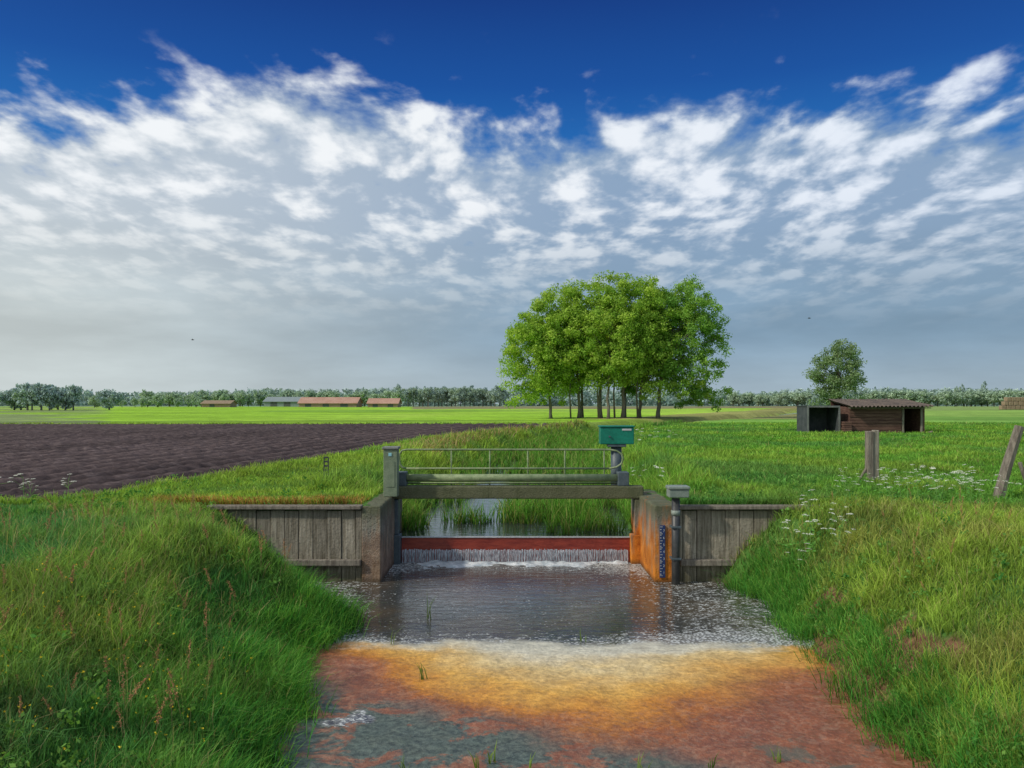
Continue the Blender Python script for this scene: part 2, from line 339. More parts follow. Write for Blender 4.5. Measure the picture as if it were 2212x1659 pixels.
m1=t.n.new('ShaderNodeMixShader'); t.l.new(fo,m1.inputs[0]); t.l.new(wat.outputs[0],m1.inputs[1]); t.l.new(foam.outputs[0],m1.inputs[2])
m2=t.n.new('ShaderNodeMixShader'); t.l.new(t.m('MULTIPLY',front,t.m('SUBTRACT',1.,pud)),m2.inputs[0]); t.l.new(m1.outputs[0],m2.inputs[1]); t.l.new(scm.outputs[0],m2.inputs[2])
t.l.new(m2.outputs[0],o.inputs[0])
g=gridmesh('water',X,Y,Z,m); g['kind']='structure'; g['label']='dark basin water with foam and orange iron scum'
# upstream water
m,t,o=newmat('canal_water'); P=t.pos(); rip=t.noise(t.scl(P,(.6,1.4,1)),5,4,.6,.3)
p=pbsdf(t,(.03,.035,.035),.05,t.bump(rip,.45,.02),.8); t.l.new(p.outputs[0],o.inputs[0])
yu=[13.58,13.8,14.19,14.23]; 
while yu[-1]<420: yu.append(yu[-1]*1.03)
yu=np.array(yu); s=(cx(yu+1)-cx(yu-1))/2; k=np.sqrt(1+s*s)*2.5
l=np.where(yu<14.2,-1.9,cx(yu)-k); r=np.where(yu<14.2,2.06,cx(yu)+k)
tt=np.linspace(0,1,9); X=l[:,None]+(r-l)[:,None]*tt; Y=np.repeat(yu[:,None],9,1)
g=gridmesh('water',X,Y,np.full(X.shape,UP),m); g['kind']='structure'; g['label']='calm canal water held above the weir'

# ---------------- grass
def samp(n,y0,y1,xl=-.66,xr=.66,mg=1.):
    y=np.exp(rng.uniform(np.log(y0),np.log(y1),n)); x=y*rng.uniform(xl,xr,n)+rng.uniform(-mg,mg,n); return x,y
x,y=samp(660000,3.2,62)
z=H(x,y)
dl=toeL(y)-x; dr=x-toeR(y); du=chan_d(x,y)
ok=np.where(y<12.0,(np.maximum(dl,dr)>.25*rng.random(len(x))**2),np.where(y<14.2,((x<-2.2)|(x>2.42))&(y>12.2),du>.02))
ok&=~infield(x+.25*(rng.random(len(x))-.5),y)
ok&=(2.57-z-.6)/y<.52
ok&=~((mudmask(x,y)>.4)&(rng.random(len(x))<.85))
ok&=~((x>14.6)&(x<21)&(y>41.8)&(y<45))
x,y,z=x[ok],y[ok],z[ok]; dl=dl[ok];dr=dr[ok];du=du[ok]; N=len(x)
patch=fbm(x*.9,y*.9,51); pa2=fbm(x*.3,y*.3,52); cl=fbm(x*4,y*4,53)
right=x>cx(y)
near=y<12.1
h=np.where(near,np.where(right,.08+.17*patch,.10+.24*patch),.06+.11*patch)
h=np.where(near&~right,h*(1-.5*sm(8.5,11.5,y)),h)
h=np.where((~near)&(~right)&(x>-6.5)&(x<-3.2)&(y<24),.05+.09*patch,h)
h=np.where((~near)&(~right)&(y<14),.05+.10*patch,h)
h=np.where((~near)&(du<1.6)&(y>14.2),.14+.32*patch,h)
h=np.where((~near)&(~right)&(edgeR(y)-x>-.8)&(y<50),.07+.14*patch,h)
h*=.45+.85*rng.random(N); h*=(.5+1.0*cl)
h=np.where(y>20,h*1.1,h)
w=np.maximum(.0058,.00098*y)*(.6+.8*rng.random(N))
lean=np.clip(rng.normal(.6,.3,N),0,1.25); az=rng.uniform(0,6.283,N)
over=(y>12.15)&(y<12.4)&(np.abs(x)>2.4)&(np.abs(x)<5)
az=np.where(over,rng.normal(-1.57,.5,N),az); lean=np.where(over,1.1,lean); h=np.where(over,.14+.16*rng.random(N),h)
A=np.array
col=np.where(right[:,None],A([.29,.42,.075]),A([.11,.27,.085]))
col=np.where(((~near)&right)[:,None],A([.17,.37,.06]),col)
col=np.where(((~near)&~right)[:,None],A([.27,.42,.07]),col)
f=sm(.40,.62,patch)[:,None]; col=col*(1-f*.55)+A([.35,.46,.08])*f*.55
f=sm(.48,.66,pa2)[:,None]; col=col*(1-f*.55)+A([.09,.25,.085])*f*.55
f=(near&~right&(dl<1.1)&(y<10.5))[:,None]*.5; col=col*(1-f)+A([.08,.28,.055])*f
f=(near&~right)[:,None]*sm(7.4,4.8,y)[:,None]*sm(.6,2.0,dl)[:,None]*sm(.35,.6,fbm(x*1.1,y*1.1,57))[:,None]*.6; col=col*(1-f)+A([.33,.26,.12])*f
f=(near&right)[:,None]*sm(.52,.68,fbm(x*1.4,y*1.4,58))[:,None]*.4; col=col*(1-f)+A([.38,.31,.13])*f
rim=((y>12.15)&(y<13.0)&(x<-2.1)&(x>-5.5)&(rng.random(N)<.6))[:,None]; col=np.where(rim,A([.45,.25,.09]),col)
rim=((du>.7)&(du<2.6)&(y>24)&(~right)&(rng.random(N)<.5))[:,None]; col=np.where(rim,A([.42,.32,.15]),col)
dry=rng.random(N)<np.where(near,.06,.03); col=np.where(dry[:,None],A([.45,.35,.18]),col); h=np.where(dry&near,h*1.3,h); w=np.where(dry,w*.6,w)
col=col*(.55+.9*rng.random(N))[:,None]*(.6+.8*cl)[:,None]
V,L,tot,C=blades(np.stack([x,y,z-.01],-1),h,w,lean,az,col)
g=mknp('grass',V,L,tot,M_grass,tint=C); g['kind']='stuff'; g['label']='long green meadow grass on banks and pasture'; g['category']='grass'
print('blades',N)
n=2600; x,y=samp(n,3.4,16); z=H(x,y); dl=toeL(y)-x; dr=x-toeR(y)
k=((np.maximum(dl,dr)>.1)&(y<11.9))|((y>12.3)&((x<-2.3)|(x>2.5))&(np.abs(x)>2.6)); k&=~infield(x,y); k&=fbm(x*1.3,y*1.3,66)>.47
x,y,z=x[k],y[k],z[k]; n=len(x); f=rng.random(n)[:,None]; cols=A([.07,.22,.05])*(1-f)+A([.20,.36,.08])*f
V,L,tot,C=leaves(np.stack([x,y,z+rng.uniform(.03,.16,n)],-1),rng.uniform(.05,.14,n),26,.018,cols)
g=mknp('weeds',V,L,tot,M_grass,tint=C); g['kind']='stuff'; g['label']='low broad leaved weeds among the grass'; g['category']='weeds'
n=26000; yc=rng.uniform(4.2,11.7,420); sc_=rng.random(420)<.55; ci=rng.integers(0,420,n)
y=yc[ci]+rng.normal(0,.09,n); side=sc_[ci]
d=rng.normal(0,.10,n)+ (-.08+rng.random(420)**1.2*.5)[ci]
x=np.where(side,toeL(y)-d,toeR(y)+d); k=(y<11.95)&~((~side)&(y>6.8)&(y<9.0)&(d<.2)&(rng.random(n)<.75))
x,y,side,d=x[k],y[k],side[k],d[k]; z=H(x,y); N=len(x)
h=.08+.24*rng.random(N)*fbm(y*2,side*5.,62)*2; col=np.where((rng.random(N)<.5)[:,None],A([.08,.30,.05]),A([.18,.40,.07]))*(.5+.9*rng.random(N))[:,None]
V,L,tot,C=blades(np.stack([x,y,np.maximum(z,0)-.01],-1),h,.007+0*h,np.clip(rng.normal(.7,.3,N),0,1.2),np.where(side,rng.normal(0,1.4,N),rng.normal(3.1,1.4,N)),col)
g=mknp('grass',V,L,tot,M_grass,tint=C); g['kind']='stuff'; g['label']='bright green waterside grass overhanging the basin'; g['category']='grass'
# reeds in the canal
pts=[]
def reedpatch(x0,x1,y0,y1,n,h0,h1):
    cxs=rng.uniform(x0,x1,max(3,n//14)); cys=rng.uniform(y0,y1,len(cxs)); i=rng.integers(0,len(cxs),n)
    pts.append(np.stack([cxs[i]+rng.normal(0,.06,n),cys[i]+rng.normal(0,.06,n),rng.uniform(h0,h1,n)],-1))
reedpatch(-1.25,-.35,14.9,15.6,280,.15,.5); reedpatch(-.15,1.65,14.7,16.6,1300,.2,.66); reedpatch(-1.85,-1.55,13.9,15,170,.25,.6)
reedpatch(.6,1.85,13.8,14.6,300,.2,.5); reedpatch(.3,2.0,16.5,20,500,.2,.5)
for yy0 in np.arange(17,70,1.2):
    c=cx(yy0); reedpatch(c+1.1,c+2.3,yy0,yy0+1.3,200,.25,.6); reedpatch(c-2.3,c-1.3,yy0,yy0+1.3,130,.2,.5)
    if yy0>20: reedpatch(c-.4,c+1.2,yy0,yy0+1.3,110,.15,.42)
    if yy0>24: reedpatch(c-1.3,c+1.4,yy0,yy0+1.3,150,.2,.45)
R=np.concatenate(pts); N=len(R); col=np.where((rng.random(N)<.75)[:,None],A([.14,.34,.05]),A([.34,.38,.12]))*(.5+.8*rng.random(N))[:,None]
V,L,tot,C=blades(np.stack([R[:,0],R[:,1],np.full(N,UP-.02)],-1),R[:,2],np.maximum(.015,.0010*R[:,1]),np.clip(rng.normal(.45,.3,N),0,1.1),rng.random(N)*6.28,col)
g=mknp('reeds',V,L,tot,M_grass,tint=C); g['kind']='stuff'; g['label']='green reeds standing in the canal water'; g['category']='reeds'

# ---------------- flowering plants
def parsley_mesh(seed):
    r=random.Random(seed); b=MB(); V=[];F=[];C=[]
    def quad(p,s,c):
        a=Vector((r.uniform(-1,1),r.uniform(-1,1),r.uniform(-.25,.25))).normalized()*s; d=Vector((-a.y,a.x,r.uniform(-.3,.3)*s))
        i=len(V); V.extend([tuple(p-a),tuple(p-d),tuple(p+a),tuple(p+d)]); F.append((i,i+1,i+2,i+3)); C.extend([c]*4)
    hh=r.uniform(.55,.8); top=Vector((r.uniform(-.08,.08),r.uniform(-.08,.08),hh))
    b.tube([(0,0,-.03),tuple(top*.55),tuple(top)],[.006,.005,.003],5)
    for k in range(r.randint(6,9)):
        s=top*r.uniform(.45,.95); e=s+Vector((r.uniform(-.22,.22),r.uniform(-.22,.22),r.uniform(.05,.22))); b.tube([tuple(s),tuple(e)],[.003,.002],4)
        R=r.uniform(.04,.065)
        for j in range(30):
            an=r.uniform(0,6.28); rr=R*math.sqrt(r.random()); quad(e+Vector((math.cos(an)*rr,math.sin(an)*rr,.02-rr*rr*4+r.uniform(-.004,.004))),r.uniform(.008,.012),(.78,.80,.66))
    for k in range(14):
        s=top*r.uniform(.1,.6); quad(s+Vector((r.uniform(-.1,.1),r.uniform(-.1,.1),0)),.03,(.12,.34,.05))
    n0=len(V); V+=b.V; C+=[(.18,.34,.08)]*len(b.V); F+=[tuple(i+n0 for i in f) for f in b.F]
    return V,F,C
def sorrel_mesh(seed):
    r=random.Random(seed); b=MB(); V=[];F=[];C=[]; hh=r.uniform(.5,.75); lx,ly=r.uniform(-.18,.18),r.uniform(-.18,.18)
    b.tube([(0,0,-.03),(lx*.3,ly*.3,hh*.5),(lx,ly,hh)],[.0035,.003,.002],5)
    for j in range(170):
        u=r.uniform(.55,1); wd=(.020*(1.15-u)+.006)*(1+.6*math.sin(u*40)); uu=u*u; p=Vector((lx*uu,ly*uu,hh*u))+Vector((r.gauss(0,wd),r.gauss(0,wd),0))
        a=Vector((r.uniform(-1,1),r.uniform(-1,1),r.uniform(-1,1))).normalized()*r.uniform(.004,.008); d=a.cross(Vector((r.uniform(-1,1),r.uniform(-1,1),.3))).normalized()*.005
        i=len(V); V.extend([tuple(p-a),tuple(p-d),tuple(p+a),tuple(p+d)]); F.append((i,i+1,i+2,i+3)); c=r.uniform(.6,1.3); C.extend([(.52*c,.25*c,.12*c)]*4)
    n0=len(V); V+=b.V; C+=[(.32,.24,.11)]*len(b.V); F+=[tuple(i+n0 for i in f) for f in b.F]
    return V,F,C
def plantset(name,fn,spots,label,cat,group,nv=6):
    ms=[]
    for i in range(nv):
        V,F,C=fn(i*13+5); o=mkobj(name,V,F,M_flower,tint=np.array(C)); ms.append(o.data); bpy.data.objects.remove(o)
    for i,(px,py,sc) in enumerate(spots):
        o=bpy.data.objects.new(name,ms[i%nv]); COL.objects.link(o); o.location=(px,py,float(H(px,py))); o.rotation_euler=(random.gauss(0,.12),random.gauss(0,.12),rng.random()*6.28); o.scale=(sc,)*3; setinfo(o,label,cat,group=group)
spots=[(3.75,11.2,.8),(3.9,10.9,.8),(3.7,10.7,.7),(4.05,11.3,.8),(4.6,11.6,.7),(5.2,11.4,.7),(5.6,11.8,.7),(5.9,11.5,.7),(6.2,11.9,.7),(6.4,11.3,.7),(6.7,12.2,.7),(5.0,12.6,.6),(5.5,12.9,.6),(6.0,13.2,.7),(6.6,12.8,.7),
       (5.35,12.1,.6),(5.75,12.3,.7),(6.1,12.5,.7),(6.45,12.0,.7),(6.9,12.6,.7),(7.1,12.0,.7),(6.8,13.4,.7),(7.2,13.1,.7),(4.0,10.4,.7),(4.3,10.8,.6),
       (-7.2,12.3,.7),(-6.9,12.0,.6),(-6.6,12.4,.6),(-7.5,12.0,.7),(3.6,24,.9),(4.3,25,.9),(4.9,26,.9),(4.0,27,.9),(2.9,16.5,.7),(2.7,17.5,.7)]
plantset('cow_parsley',parsley_mesh,spots,'tall cow parsley with white flower umbels in grass','wildflower','cow parsley in the grass')
sp=[]
for i in range(120):
    yv=random.uniform(4.6,10.5); xl=float(toeL(yv))-random.uniform(.5,3.2)
    if xl>-.66*yv-.3: sp.append((xl,yv,random.uniform(.35,.75)))
for i in range(22):
    yv=random.uniform(7,12); sp.append((float(toeR(yv))+random.uniform(.9,3),yv,random.uniform(.4,.6)))
plantset('sorrel_plant',sorrel_mesh,sp,'reddish brown sorrel seed spike rising from grass','wild plant','sorrel spikes in the grass')
n=260; y=rng.uniform(4.3,7.5,n); x=toeL(y)-rng.uniform(.3,2.2,n); z=H(x,y)+rng.uniform(.12,.28,n)
V,L,tot,C=leaves(np.stack([x,y,z],-1),np.full(n,.01),3,.007,np.tile(A([.75,.55,.03]),(n,1)))
g=mknp('buttercups',V,L,tot,M_flower,tint=C); g['kind']='stuff'; g['label']='tiny yellow buttercups dotted through grass'; g['category']='wildflower'
def sprig(px,py,n,hh,label):
    P=np.stack([px+rng.normal(0,.02,n),py+rng.normal(0,.02,n),np.zeros(n)],-1)
    V,L,tot,C=blades(P,hh*(.5+.6*rng.random(n)),np.full(n,.012),np.clip(rng.normal(.3,.2,n),0,.9),rng.random(n)*6.28,np.tile(A([.2,.3,.07]),(n,1)))
    V-=np.array([px,py,0]); o=mknp('reed_sprig',V,L,tot,M_grass,tint=C); o.location=(px,py,.0); setinfo(o,label,'reed',group='reed sprigs in the basin')
sprig(-1.30,8.9,4,.26,'thin reed sprig standing in pale foam'); sprig(-.83,7.75,7,.28,'small reed sprig in orange brown scum'); sprig(.74,8.98,5,.14,'short dead stalk at edge of foam'); sprig(-1.0,9.9,4,.34,'thin reed sprig standing in dark water')
for i in range(7): 
    xx=[-.75,-.25,-.15,.1,1.4,1.9,.9][i]; sprig(xx,5.75+.1*(i%3),6,.16,'grass sprig growing from reddish scum')

# ---------------- abutments
def abut(x0,x1,mat,label,inner):
    e=thing('concrete_abutment',((x0+x1)/2,12,0),label,'concrete wall')
    ny=14; P=[]
    for i in range(ny+1):
        yv=11.98+(14.35-11.98)*i/ny; zt=1.10+random.uniform(-.018,.008); j=random.uniform(-.004,.004)
        P.append([(x0,yv,-.4),(x0,yv,zt-.02),(x0+.02,yv,zt),(x1-.02,yv,zt),(x1+j,yv,zt-.02),(x1,yv,-.4)])
    b=MB(); b.grid(np.array(P)[:,::-1]); i0=len(b.V); 
    b.F.append(tuple(range(5,-1,-1))); b.F.append(tuple(range(i0-6,i0))); b.make('wall',mat,e,bevel=.012)
    b=MB()
    if inner>0: b.box(x1-.005,x1+.10,13.32,13.56,-.4,.46)
    else: b.box(x0-.14,x0+.005,13.32,13.56,-.4,.46)
    b.make('gate_slot_base',M_darkpost if inner>0 else mat,e,bevel=.01)
    b=MB()
    if inner>0: b.box(x1-.005,x1+.06,13.40,13.62,.462,1.02)
    else: b.box(x0-.07,x0+.005,13.40,13.62,.462,1.02)
    b.make('gate_slot',M_darkpost if inner>0 else mat,e,bevel=.01)
abut(-2.16,-1.89,M_conL,'mossy grey concrete abutment beside the weir',1)
abut(2.05,2.41,M_conR,'orange rust stained concrete abutment beside the weir',-1)
def rwall(x0,x1,label,seed):
    r=random.Random(seed); e=thing('retaining_wall',((x0+x1)/2,12.05,0),label,'retaining wall')
    b=MB(); b.box(x0,x1,12.06,12.12,-.4,1.0)
    xx=math.floor(x0/.205)*.205
    while xx<x1:
        a=max(xx+.004,x0); c=min(xx+.201,x1); j=r.uniform(0,.012)
        if c-a>.03: b.box(a,c,12.02-j,12.062,-.4,1.03+r.uniform(-.01,.01))
        xx+=.205
    b.make('boards',M_board,e,bevel=.004)
    b=MB(); b.box(x0,x1,11.95,12.14,1.045,1.10); b.make('cap_rail',M_wood,e,bevel=.01)
    b=MB(); b.box(x0,x1,11.92,12.005,.24,.33); b.make('waler',M_wood,e,bevel=.012)
rwall(-4.4,-2.165,'weathered vertical board retaining wall with timber cap',1)
rwall(2.415,4.5,'grey vertical board retaining wall behind black pipe',2)
# ---------------- weir
e=thing('weir',(0.05,13.5,0),'red weir board with thin curtain of falling water','weir')
MB().box(-1.79,1.91,13.50,13.57,-.4,.395).make('weir_board',M_red,e,bevel=.006)
M_lip=simple('sky_reflection_lip',(.35,.36,.36),(.62,.62,.62),30,.2,.3,.6)  # pale colour paints the sky reflection along the crest edge
MB().box(-1.79,1.91,13.485,13.575,.396,.408).make('crest_strip',M_lip,e,bevel=.003)
V=[];F=[];xx=-1.77
while xx<1.88:
    wd=random.uniform(.005,.02); z0=.215+random.uniform(-.012,.012); b0=len(V)
    for i in range(6):
        u=i/5; zz=z0*(1-u)-.01; yy=13.485-.05*math.sqrt(u)+random.uniform(-.004,.004); ww=wd*(1-.25*u); jx=random.uniform(-.003,.003)
        V+=[(xx-ww/2+jx,yy,zz),(xx+ww/2+jx,yy,zz)]
    for i in range(5): F.append((b0+2*i,b0+2*i+1,b0+2*i+3,b0+2*i+2))
    xx+=wd+random.uniform(.0,.008)
mkobj('waterfall',V,F,simple('falling_water',(.16,.18,.21),(.55,.58,.62),50,.2,.3,.6,stretch=(1,1,.12)),e)
xs2=np.arange(-1.76,1.88,.02); ys2=np.arange(12.8,13.46,.02); X,Y=np.meshgrid(xs2,ys2)
k=sm(13.0,13.42,Y+.8*(fbm(X*2.5,Y*3,71)-.5)); Z=-.035+.07*k*fbm(X*9,Y*9,72)+.022*k
g=gridmesh('foam',X,Y,Z,simple('white_foam',(.36,.42,.46),(.78,.80,.80),9,.5,.6)); g['kind']='structure'; g['label']='white churned foam at foot of weir'

# ---------------- footbridge
e=thing('footbridge',(.05,13.6,1.04),'low concrete footbridge with pale green railing and pipe','footbridge')
MB().box(-1.95,2.12,13.40,13.66,1.035,1.235).make('deck_beam',concrete('mossy_beam_concrete',0.,(.17,.16,.11),(.30,.27,.19)),e,bevel=.02)
MB().tube([(-1.80,13.55,1.36),(1.84,13.55,1.36)],.062,20).make('pipe',M_greenrail,e,True)
for xx in (-1.80,1.80): MB().box(xx-.09,xx+.09,13.44,13.68,1.236,1.46).make('pipe_bracket',M_darkpost,e,bevel=.012)
b=MB(); yR=13.72
path=[(-1.74,1.50),(-1.81,1.52),(-1.85,1.58),(-1.855,1.66),(-1.85,1.74),(-1.81,1.795),(-1.74,1.81)]
pr=[(1.60,1.81),(1.72,1.79),(1.80,1.74),(1.83,1.66),(1.80,1.575),(1.72,1.52),(1.60,1.50)]
b.tube([(x,yR,z) for x,z in path+pr],.016,10)
b.tube([(-1.74,yR,1.50),(1.60,yR,1.50)],.016,10)
b.make('railing',M_greenrail,e,True)
for px in (975,1058,1140,1220,1305):
    xx=(px-1106)/1800*13.72; MB().tube([(xx,yR,1.20),(xx,yR,1.80)],.012,8).make('railing_post',M_greenrail,e,True)
MB().tube([(-1.78,13.70,1.262),(1.8,13.70,1.262)],.014,8).make('lower_rail',M_greenrail,e,True)
# ---------------- cabinet post
e=thing('electrical_cabinet',(-1.92,13.25,1.1),'narrow grey green utility cabinet at end of footbridge','utility cabinet')
MB().box(-2.03,-1.81,13.15,13.37,1.095,1.84).make('body',M_cab,e,bevel=.01)
MB().box(-2.05,-1.79,13.13,13.39,1.842,1.885).make('lid',M_rimgrey,e,bevel=.012)
MB().box(-1.95,-1.90,13.140,13.143,1.74,1.79).make('sticker',M_cyan,e)
MB().box(-1.99,-1.85,13.143,13.149,1.25,1.66).make('door',M_cab,e,bevel=.004)
# ---------------- green control box
e=thing('control_box',(1.75,14.0,.4),'green metal control box on dark steel post','control box')
MB().tube([(1.75,14.0,1.0),(1.75,14.0,1.845)],.09,18).make('post',M_darkpost,e,True)
MB().box(1.47,2.03,13.85,14.12,1.89,2.17).make('box',M_green,e,bevel=.012)
MB().box(1.455,2.045,13.835,14.135,2.172,2.20).make('lid',M_green,e,bevel=.01)
MB().box(1.83,1.985,13.843,13.848,2.12,2.15).make('label_plate',M_white,e)
MB().tube([(1.62,13.845,2.02),(1.62,13.825,2.02)],.016,10).make('lock',M_darkpost,e)
MB().box(1.60,1.90,13.86,14.10,1.845,1.888).make('bracket',M_darkpost,e,bevel=.006)
MB().box(1.66,2.10,13.9,14.10,.98,1.06).make('support_arm',M_darkpost,e,bevel=.01)
# ---------------- staff gauge
e=thing('water_gauge',(2.16,11.97,.08),'blue and white staff gauge on rusty abutment','water level gauge')
MB().box(2.120,2.200,11.960,11.976,.07,.82).make('plate',M_blue,e,bevel=.002)
b=MB()
for i in range(36):
    z=.095+i*.02
    if i%5==0: b.box(2.124,2.162,11.955,11.958,z,z+.007)
    elif i%2: b.box(2.124,2.145,11.955,11.958,z,z+.010)
b.make('scale_marks',M_white,e)
def text(s,loc,size,mat,parent,name='number',ext=.001):
    cu=bpy.data.curves.new(name,'FONT'); cu.body=s; cu.size=size; cu.align_x='CENTER'; cu.align_y='CENTER'; cu.extrude=ext
    o=bpy.data.objects.new('tmp',cu); COL.objects.link(o); dg=bpy.context.evaluated_depsgraph_get(); me=bpy.data.meshes.new_from_object(o.evaluated_get(dg)); bpy.data.objects.remove(o)
    me.materials.clear(); me.materials.append(mat); q=bpy.data.objects.new(name,me); COL.objects.link(q); q.parent=parent; q.location=Vector(loc)-Vector(parent.location); q.rotation_euler=(math.pi/2,0,0); return q
for i,sx in enumerate('1234567'): text(sx,(2.18,11.957,.14+i*.1),.05,M_white,e)
# ---------------- black pipe
e=thing('measuring_pipe',(2.33,11.86,0),'black upright pipe topped by grey green box','measuring pipe')
MB().tube([(2.33,11.86,-.3),(2.33,11.86,1.22)],.058,18).make('pipe',M_black,e,True)
MB().tube([(2.33,11.86,.98),(2.33,11.86,1.05)],.066,18).make('collar',M_grey,e,True)
MB().box(2.22,2.50,11.75,11.98,1.24,1.35).make('sensor_box',M_grey,e,bevel=.012)
MB().box(2.205,2.515,11.735,11.995,1.352,1.40).make('lid',M_grey,e,bevel=.015)
for z in (.35,.8): MB().box(2.262,2.398,11.79,11.982,z,z+.03).make('clamp',M_darkpost,e,bevel=.004)
# ---------------- small marker ladder
zg=float(H(-3.5,15.7)); e=thing('marker_frame',(-3.5,15.7,zg),'small dark ladder shaped marker standing in mown grass','marker')
for a in (-3.55,-3.47): MB().box(a,a+.02,15.69,15.71,zg-.05,zg+.50).make('upright',M_black,e)
for i in range(6): MB().box(-3.53,-3.47,15.692,15.708,zg+.08+i*.08,zg+.11+i*.08).make('rung',M_black,e)
# ---------------- fence posts
zg=float(H(6.9,16)); e=thing('fence_post',(6.9,16,zg),'thick weathered timber fence post with short brace','fence post')
b=MB(); b.box(6.79,6.91,15.9,16.05,zg-.1,zg+.97); b.make('post',M_wood,e,bevel=.015)
b=MB(); b.box(6.915,7.02,15.92,16.04,zg-.1,zg+.99); b.make('splint',simple('pale_wood',(.24,.21,.16),(.42,.38,.30),5,.9,.6,stretch=(4,4,.5)),e,bevel=.015)
b=MB(); b.tube([(6.62,15.95,zg-.02),(6.79,15.97,zg+.26)],.025,8); b.make('brace',M_wood,e)
zg=float(H(7.6,13)); 
e=thing('fence_post',(7.6,13,zg),'leaning weathered timber fence post in pasture','fence post')
b=MB(); b.tube([(7.56,13,zg-.1),(7.72,13,zg+.5),(7.92,13,zg+1.13)],[.085,.08,.07],7); b.make('post',M_wood,e)
e=thing('fence_post',(7.85,12.8,zg),'thin broken stake leaning beside fence post','fence post')
b=MB(); b.tube([(8.02,12.8,zg-.1),(7.9,12.8,zg+.3),(7.80,12.8,zg+.58)],[.04,.035,.03],7); b.make('stake',M_wood,e)
# ---------------- animal shelter
zg=float(H(18.5,42))-.02
e=thing('animal_shelter',(18.8,42,zg),'low reddish plank animal shelter with corrugated roof','shed')
b=MB(); n=8
for i in range(n):
    z0=zg+i*.165; b.box(17.0+random.uniform(0,.05),19.65-random.uniform(0,.04),42.0-.02*(i%2)-.02*random.random(),42.05,z0,z0+.15)
b.make('front_wall',M_shed,e,bevel=.006)
MB().box(17.0,17.05,42.06,44.4,zg,zg+1.34).make('side_wall',M_shed,e)
MB().box(20.75,20.8,42.06,44.4,zg,zg+1.34).make('side_wall',M_shed,e)
MB().box(17.0,20.8,44.41,44.46,zg,zg+1.7).make('back_wall',M_shed,e)
MB().box(19.66,19.76,41.97,42.07,zg,zg+1.36).make('door_post',M_wood,e,bevel=.01)
MB().box(20.6,20.70,41.97,42.07,zg-.02,zg+1.36).make('door_post',M_wood,e,bevel=.01)
MB().box(20.705,20.8,42.0,42.05,zg,zg+1.36).make('corner_board',M_shed,e)
b=MB();b.tube([(20.72,41.7,zg),(20.95,41.5,zg+.1)],.05,6);b.make('prop',M_wood,e)
xs3=np.arange(16.85,21.08,.025); us=np.linspace(0,1,8); X,U=np.meshgrid(xs3,us)
Yr=41.55+3.15*U; Zr=zg+1.36+.36*U+.035*np.sin(X*2*np.pi/.20)+.08*(fbm(X*.8,U*2,77)-.5)
P=np.stack([X,Yr,Zr],-1); b=MB(); b.grid(P); P2=P.copy(); P2[...,2]-=.02; b.grid(P2[::-1]); b.make('roof',M_roof,e)
MB().box(16.9,21.02,41.78,41.84,zg+1.25,zg+1.30).make('eave_beam',M_wood,e)
e=thing('trough_shelter',(15.8,42,zg),'black open fronted box shelter beside plank shed','shelter')
MB().box(14.9,14.95,42,43.6,zg,zg+1.34).make('side_panel',M_tar,e)
MB().box(16.45,16.5,42,43.6,zg,zg+1.34).make('side_panel',M_tar,e)
MB().box(14.95,16.45,43.55,43.6,zg,zg+1.34).make('back_panel',M_tar,e)
MB().box(14.86,16.54,41.96,43.65,zg+1.342,zg+1.39).make('top_panel',M_tar,e,bevel=.01)
MB().box(14.86,14.94,41.92,41.955,zg,zg+1.38).make('rim',M_rimgrey,e)
MB().box(14.942,16.5,41.92,41.955,zg+1.30,zg+1.38).make('rim',M_rimgrey,e)
MB().box(16.44,16.52,41.92,41.955,zg,zg+1.298).make('rim',M_rimgrey,e)
e=thing('plank_stack',(16.8,42,zg),'stack of reddish planks leaning between shelters','wood stack')
b=MB()
for i in range(6): b.box(16.58+.02*(i%2),16.97,41.6,42.0+.1*(i%3),zg+i*.10,zg+i*.10+.085)
b.make('planks',M_shed,e,bevel=.01)

# ---------------- trees
def tree(name,label,base,crown,cr,nclump,crad,per,lsize,colA,colB,trr,mat,group=None,seed=0,extra=None):
    r=np.random.default_rng(seed); zg=float(H(*base)); e=thing(name,(base[0],base[1],zg),label,'tree',group)
    c=np.array(crown); cr=np.array(cr)
    d=r.normal(size=(nclump,3)); d/=np.linalg.norm(d,axis=1)[:,None]
    rad=(.35+.65*r.random(nclump)**.55)*(1+.04*r.normal(size=nclump))
    cs=c+d*rad[:,None]*(cr-crad*.55)
    n0=len(cs)
    if extra is not None: cs=np.concatenate([cs,np.array(extra)])
    n=len(cs); rs=crad*(.6+.7*r.random(n)); f=r.random(n)[:,None]; cols=np.array(colA)*(1-f)+np.array(colB)*f
    b=MB(); top=Vector((c[0]*.6+base[0]*.4,c[1],c[2]+cr[2]*.4)); B=Vector((base[0],base[1],zg-.15))
    L=15; pts=[]
    for i in range(L):
        u=i/(L-1); q=B.lerp(top,u); q.x=base[0]+(top.x-base[0])*u*u+r.normal()*.05; q.y+=r.normal()*.04; pts.append(q)
    rads=[trr*(1.3 if i==0 else 1)*(1-.85*i/(L-1)) for i in range(L)]
    b.tube(pts,rads,8)
    cand=[i for i in range(n0) if cs[i][2]>c[2]-cr[2]*.55]; r.shuffle(cand)
    for i in cand[:24]:
        q=Vector(cs[i]); hh=max(.32,(q.z-zg)/(top.z-zg)*.62); k=int(np.clip(hh*L,4,L-3)); s=pts[k]; m1=s.lerp(q,.5)+Vector((0,0,.10*(q-s).length)); b.tube([s,m1,q],[rads[k]*.45,rads[k]*.28,.02],5)
    b.make('trunk',M_bark,e,True)
    V,Lp,tot,C=leaves(cs,rs,per,lsize,cols); mknp('crown',V,Lp,tot,mat,e,tint=C); return e
